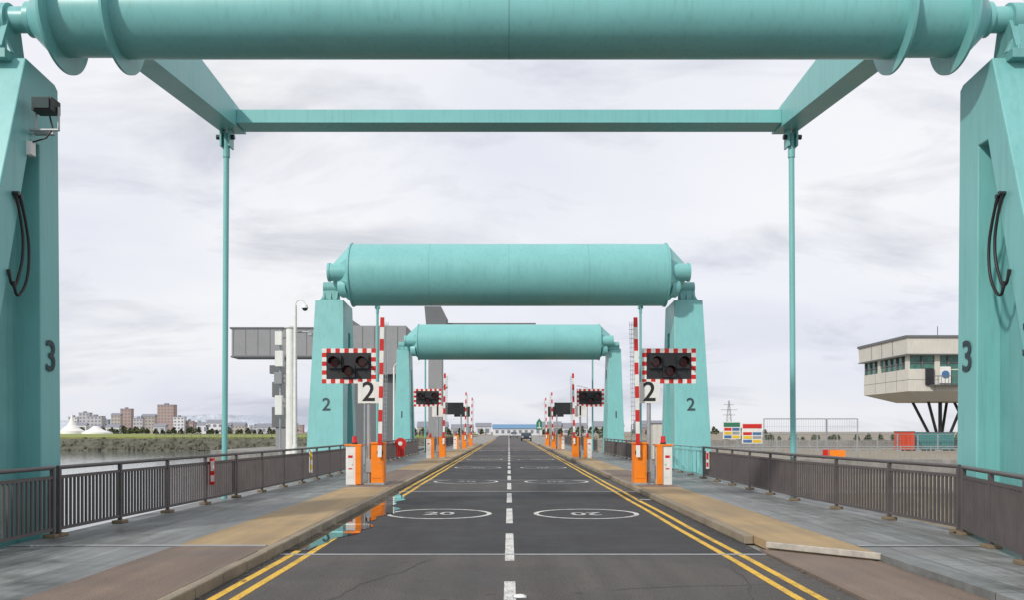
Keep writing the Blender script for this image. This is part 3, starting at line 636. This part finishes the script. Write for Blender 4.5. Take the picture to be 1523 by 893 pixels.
# ------------------------------------------------------------------ city
def cmat(n,c): return paint(n,c,0.7,0.08,0.1,sc=0.1)
walls=[cmat('wall_render',(0.45,0.45,0.48)),cmat('wall_brick',(0.38,0.28,0.25)),cmat('wall_stone',(0.42,0.38,0.34)),cmat('wall_white',(0.62,0.63,0.66)),cmat('wall_bluegrey',(0.28,0.33,0.40))]  # wall colours lightened to paint in distance haze
M_roof=cmat('roof_slate',(0.22,0.23,0.27)); M_win=cmat('distant_windows',(0.19,0.21,0.25))  # roof and window tones carry the same painted haze
def building(x,y,w,h,wm,z0=-0.6,roof='flat',d=None,name='apartment_building',fl=3.2):
    e=empty(name); b=MB(); d=d or w*0.6
    b.box(x-w/2,x+w/2,y,y+d,z0,z0+h,0)
    if roof=='gable':
        b.loop2([(x-w/2-0.3,y-0.3,z0+h),(x-w/2-0.3,y+d,z0+h),(x-w/2-0.3,y+d/2,z0+h+w*0.12+1)],[(x+w/2+0.3,y-0.3,z0+h),(x+w/2+0.3,y+d,z0+h),(x+w/2+0.3,y+d/2,z0+h+w*0.12+1)],1)
    else: b.box(x-w/2-0.2,x+w/2+0.2,y-0.2,y+d+0.2,z0+h,z0+h+0.5,1); b.box(x-w*0.15,x+w*0.1,y+d*0.3,y+d*0.6,z0+h+0.5,z0+h+2,1)
    nf=max(1,int(h/fl)); nc=max(2,int(w/3.2))
    for i in range(nf):
        for j in range(nc):
            cx=x-w/2+w*(j+0.5)/nc; cz=z0+h*(i+0.55)/nf; ww=w/nc*0.27
            b.box(cx-ww,cx+ww,y-0.06,y-0.01,cz-h/nf*0.24,cz+h/nf*0.24,2)
    b.done('walls',[walls[wm],M_roof,M_win],e)
for px,w,ty,wm in ((108,14,622,3),(125,16,616,0),(140,22,621,0),(155,12,626,4),(172,14,619,2),(187,16,610,1),(205,14,624,0),(220,20,621,2),(246,24,604,1),(266,16,622,3),(281,12,628,1),(296,12,630,0),(352,24,634,2),(380,18,635,0),(412,26,632,3),(440,20,634,1)):
    yy=900+random.uniform(-20,60); K=yy/1300
    building((px-757)*K,yy,w*K,1.79+(642-ty)*K+0.6,wm,roof='gable' if wm in(2,) else 'flat')
for px,w,ty,wm in ((300,18,634,3),(318,26,631,3),(335,14,634,4),(118,16,634,3),(395,30,637,0),(165,20,637,3),(235,18,636,0),(140,16,637,2)):
    building((px-757)*0.46,600,w*0.46,1.79+(642-ty)*0.46+0.6,wm,roof='gable',name='house')
for x,w,h,wm in ((-22,10,3.2,0),(-12,7,4.2,3),(-36,14,4,2),(20,9,4.6,2),(31,12,3.6,3),(47,14,4.2,0),(70,20,3.8,1),(-60,18,5,0)):
    building(x,410,w,h,wm,name='house',roof='gable',fl=2.8)
e=empty('blue_warehouse'); b=MB(); b.box(-6,12.5,330,345,0,2.6,0); b.loop2([(-6.4,329.6,2.6),(-6.4,345,2.6),(-6.4,337,4.2)],[(12.9,329.6,2.6),(12.9,345,2.6),(12.9,337,4.2)],1)
for i in range(8): b.box(-5+i*2.2,-4+i*2.2,329.9,329.98,0.8,2.0,2)
b.done('shed',[walls[3],cmat('blue_roof',(0.12,0.26,0.42)),M_win],e)
poly('ground',[(-60,300),(60,300),(90,425),(-90,425)],-0.01,M_land,-0.5)
e=empty('white_marquee'); b=MB(); cx,cy=-198,396; n=16; rings=[(5.6,0.2),(5.4,1.6),(3.6,2.6),(2.0,4.2),(0.9,6.3),(0.25,8.8)]
for (r0,z0),(r1,z1) in zip(rings,rings[1:]): b.cyl((cx,cy,z0),(cx,cy,z1),r0,r1,n,0,caps=False)
b.cyl((cx,cy,8.6),(cx,cy,10),0.08,seg=6); 
for (r0,z0),(r1,z1) in zip(rings[:4],rings[1:5]): b.cyl((cx+9,cy+4,z0*0.6),(cx+9,cy+4,z1*0.6),r0*1.3,r1*1.3,n,0,caps=False)
b.done('canopy',M_white,e)
def trees(name,x0,x1,y,z0,hmin,hmax,count,dep=6,leaf=0.35):
    b=MB(); nc=max(3,int(abs(x1-x0)/(hmax*0.8)))
    for c in range(nc):
        cx=x0+(x1-x0)*(c+random.random())/nc; cy=y+random.uniform(0,dep); h=random.uniform(hmin,hmax); r=h*random.uniform(0.35,0.6)
        b.cyl((cx,cy,z0),(cx,cy,z0+h*0.5),h*0.03,h*0.015,5,1)
        for i in range(count):
            a=random.uniform(0,6.28);rr=r*math.sqrt(random.random());z=z0+h*(0.15+0.85*random.random()**0.8); k=1-((z-z0)/h)**3
            p=Vector((cx+rr*k*math.cos(a),cy+rr*k*math.sin(a),z)); u=Vector((random.gauss(0,1),random.gauss(0,1),random.gauss(0,1))).normalized()*leaf*random.uniform(.5,1.3); v=u.orthogonal().normalized()*leaf*random.uniform(.5,1.2)
            b.quad([p-u-v,p+u-v,p+u+v,p-u+v],0)
    b.done(name,[M_leaf,M_wood],None)
trees('distant_trees',-280,-100,404,-0.2,1.6,3.6,60,10,0.4); trees('distant_trees',-100,-12,404,0,2,4.5,60,10,0.4); trees('distant_trees',14,120,396,-0.2,1.8,4.5,60,10,0.4)
trees('distant_trees',12,22,200,-0.35,1.5,3.2,90,6,0.25); trees('shrubs',-30,-12,215,0.2,1.0,2.4,90,6,0.2); trees('shrubs',40,110,160,-0.35,0.6,1.6,70,6,0.2)
trees('distant_trees',-500,-250,620,-0.6,3,6,60,20,0.7)
e=empty('direction_sign'); b=MB(); b.cyl((5.2,150,-0.1),(5.2,150,3.9),0.06,seg=8,mi=1); b.loop2([(4.7,149.9,1.9),(5.7,149.9,1.9),(5.7,149.9,3.2),(5.2,149.9,3.9),(4.7,149.9,3.2)],[(4.7,149.94,1.9),(5.7,149.94,1.9),(5.7,149.94,3.2),(5.2,149.94,3.9),(4.7,149.94,3.2)],0); b.box(4.85,5.55,149.87,149.895,2.2,2.35,2); b.box(5.15,5.25,149.87,149.895,2.35,3.2,2); b.done('plate',[M_green,M_steel,M_white],e)
def car(x,y,mat):
    e=empty('car'); b=MB()
    body=[(0,0.35),(0,0.85),(0.25,0.95),(1.0,1.0),(1.6,1.42),(2.9,1.45),(3.6,1.02),(4.15,0.95),(4.25,0.6),(4.2,0.32)]
    b.loop2([(x-0.87,y+yy,z) for yy,z in body],[(x+0.87,y+yy,z) for yy,z in body],0)
    b.loop2([(x-0.7,y+1.0,1.04),(x+0.7,y+1.0,1.04),(x+0.62,y+1.52,1.4),(x-0.62,y+1.52,1.4)],[(x-0.7,y+0.97,1.06),(x+0.7,y+0.97,1.06),(x+0.62,y+1.49,1.43),(x-0.62,y+1.49,1.43)],1)
    for sx in (-1,1):
        b.box(x+sx*0.875,x+sx*0.872,y+1.5,y+3.0,1.02,1.36,1)
        for yy in (0.85,3.35): b.cyl((x+sx*0.72,y+yy,0.33),(x+sx*0.9,y+yy,0.33),0.33,seg=20,mi=2)
        b.box(x+sx*0.5,x+sx*0.8,y-0.02,y-0.001,0.62,0.78,3)
    b.box(x-0.85,x+0.85,y-0.03,y-0.001,0.36,0.5,2); b.done('body',[mat,M_glass,M_black,M_white],e,0.03)
car(3.0,150,paint('car_paint_dark',(0.03,0.04,0.07),0.25)); car(1.2,210,paint('car_paint_silver',(0.35,0.36,0.38),0.25)); 
# ------------------------------------------------------------------ light & sky
sd=Vector((-0.50,-0.66,0.56)).normalized()
el=math.asin(sd.z)
W=bpy.data.worlds.new('World'); scene.world=W; W.use_nodes=True; nt=W.node_tree
bg=nt.nodes['Background']; sky=N(nt,'ShaderNodeTexSky',sky_type='NISHITA'); sky.sun_disc=False; sky.sun_elevation=el; sky.sun_rotation=math.atan2(sd.x,sd.y)
tc=N(nt,'ShaderNodeTexCoord'); sp=N(nt,'ShaderNodeSeparateXYZ'); nt.links.new(tc.outputs['Generated'],sp.inputs[0])
def M(op,a,b_):
    n=N(nt,'ShaderNodeMath',operation=op)
    for i,v in enumerate((a,b_)):
        if isinstance(v,(int,float)): n.inputs[i].default_value=v
        else: nt.links.new(v,n.inputs[i])
    return n.outputs[0]
zz=M('ADD',M('MAXIMUM',sp.outputs[2],0.0),0.30)
cb=N(nt,'ShaderNodeCombineXYZ'); nt.links.new(M('DIVIDE',sp.outputs[0],zz),cb.inputs[0]); nt.links.new(M('DIVIDE',sp.outputs[1],zz),cb.inputs[1])
def wn(scale,off,detail=7,ro=0.5,st=(0.8,1.0,1)):
    mp=N(nt,'ShaderNodeMapping'); mp.inputs['Location'].default_value=off; mp.inputs['Scale'].default_value=st
    nt.links.new(cb.outputs[0],mp.inputs[0]); n=N(nt,'ShaderNodeTexNoise'); n.inputs['Scale'].default_value=scale; n.inputs['Detail'].default_value=detail; n.inputs['Roughness'].default_value=ro; n.inputs['Distortion'].default_value=0.4
    nt.links.new(mp.outputs[0],n.inputs['Vector']); return n.outputs['Fac']
c1=ramp(nt,wn(1.3,(3.1,1.2,0)),[(0.36,(0.84,0.855,0.93)),(0.50,(0.93,0.935,0.985)),(0.64,(1.0,0.995,1.0))])
c2=ramp(nt,wn(2.4,(7.7,4.1,2),8,0.58,(0.7,1.2,1)),[(0.32,(0.70,0.72,0.76)),(0.42,(0.88,0.885,0.90)),(0.50,(1,1,1))])
cl=mix(nt,'MULTIPLY',1.0,c1,c2)
hz=ramp(nt,sp.outputs[2],[(0.0,(0.86,0.875,0.92)),(0.16,(0.96,0.965,0.98)),(0.3,(1,1,1))])
cl=mix(nt,'MULTIPLY',1.0,cl,hz)
skyc=mix(nt,'MULTIPLY',1.0,sky.outputs[0],(0.1,0.1,0.1))
fin=mix(nt,'MIX',0.94,skyc,cl)
nt.links.new(fin,bg.inputs[0]); bg.inputs[1].default_value=1.0
L=bpy.data.lights.new('sun','SUN'); L.energy=2.7; L.angle=R(3); L.color=(1,0.95,0.87)
so=bpy.data.objects.new('sun',L); scene.collection.objects.link(so); so.rotation_euler=(-sd).to_track_quat('-Z','Y').to_euler()
# ------------------------------------------------------------------ camera
cam=bpy.data.cameras.new('camera'); co=bpy.data.objects.new('camera',cam); scene.collection.objects.link(co)
co.location=(0,0,1.79); co.rotation_euler=(R(90),0,0); cam.sensor_width=36; cam.lens=30.73; cam.shift_x=0.003; cam.shift_y=0.128; cam.clip_start=0.1; cam.clip_end=20000
scene.camera=co
scene.view_settings.view_transform='Standard'; scene.view_settings.look='None'; scene.view_settings.exposure=0
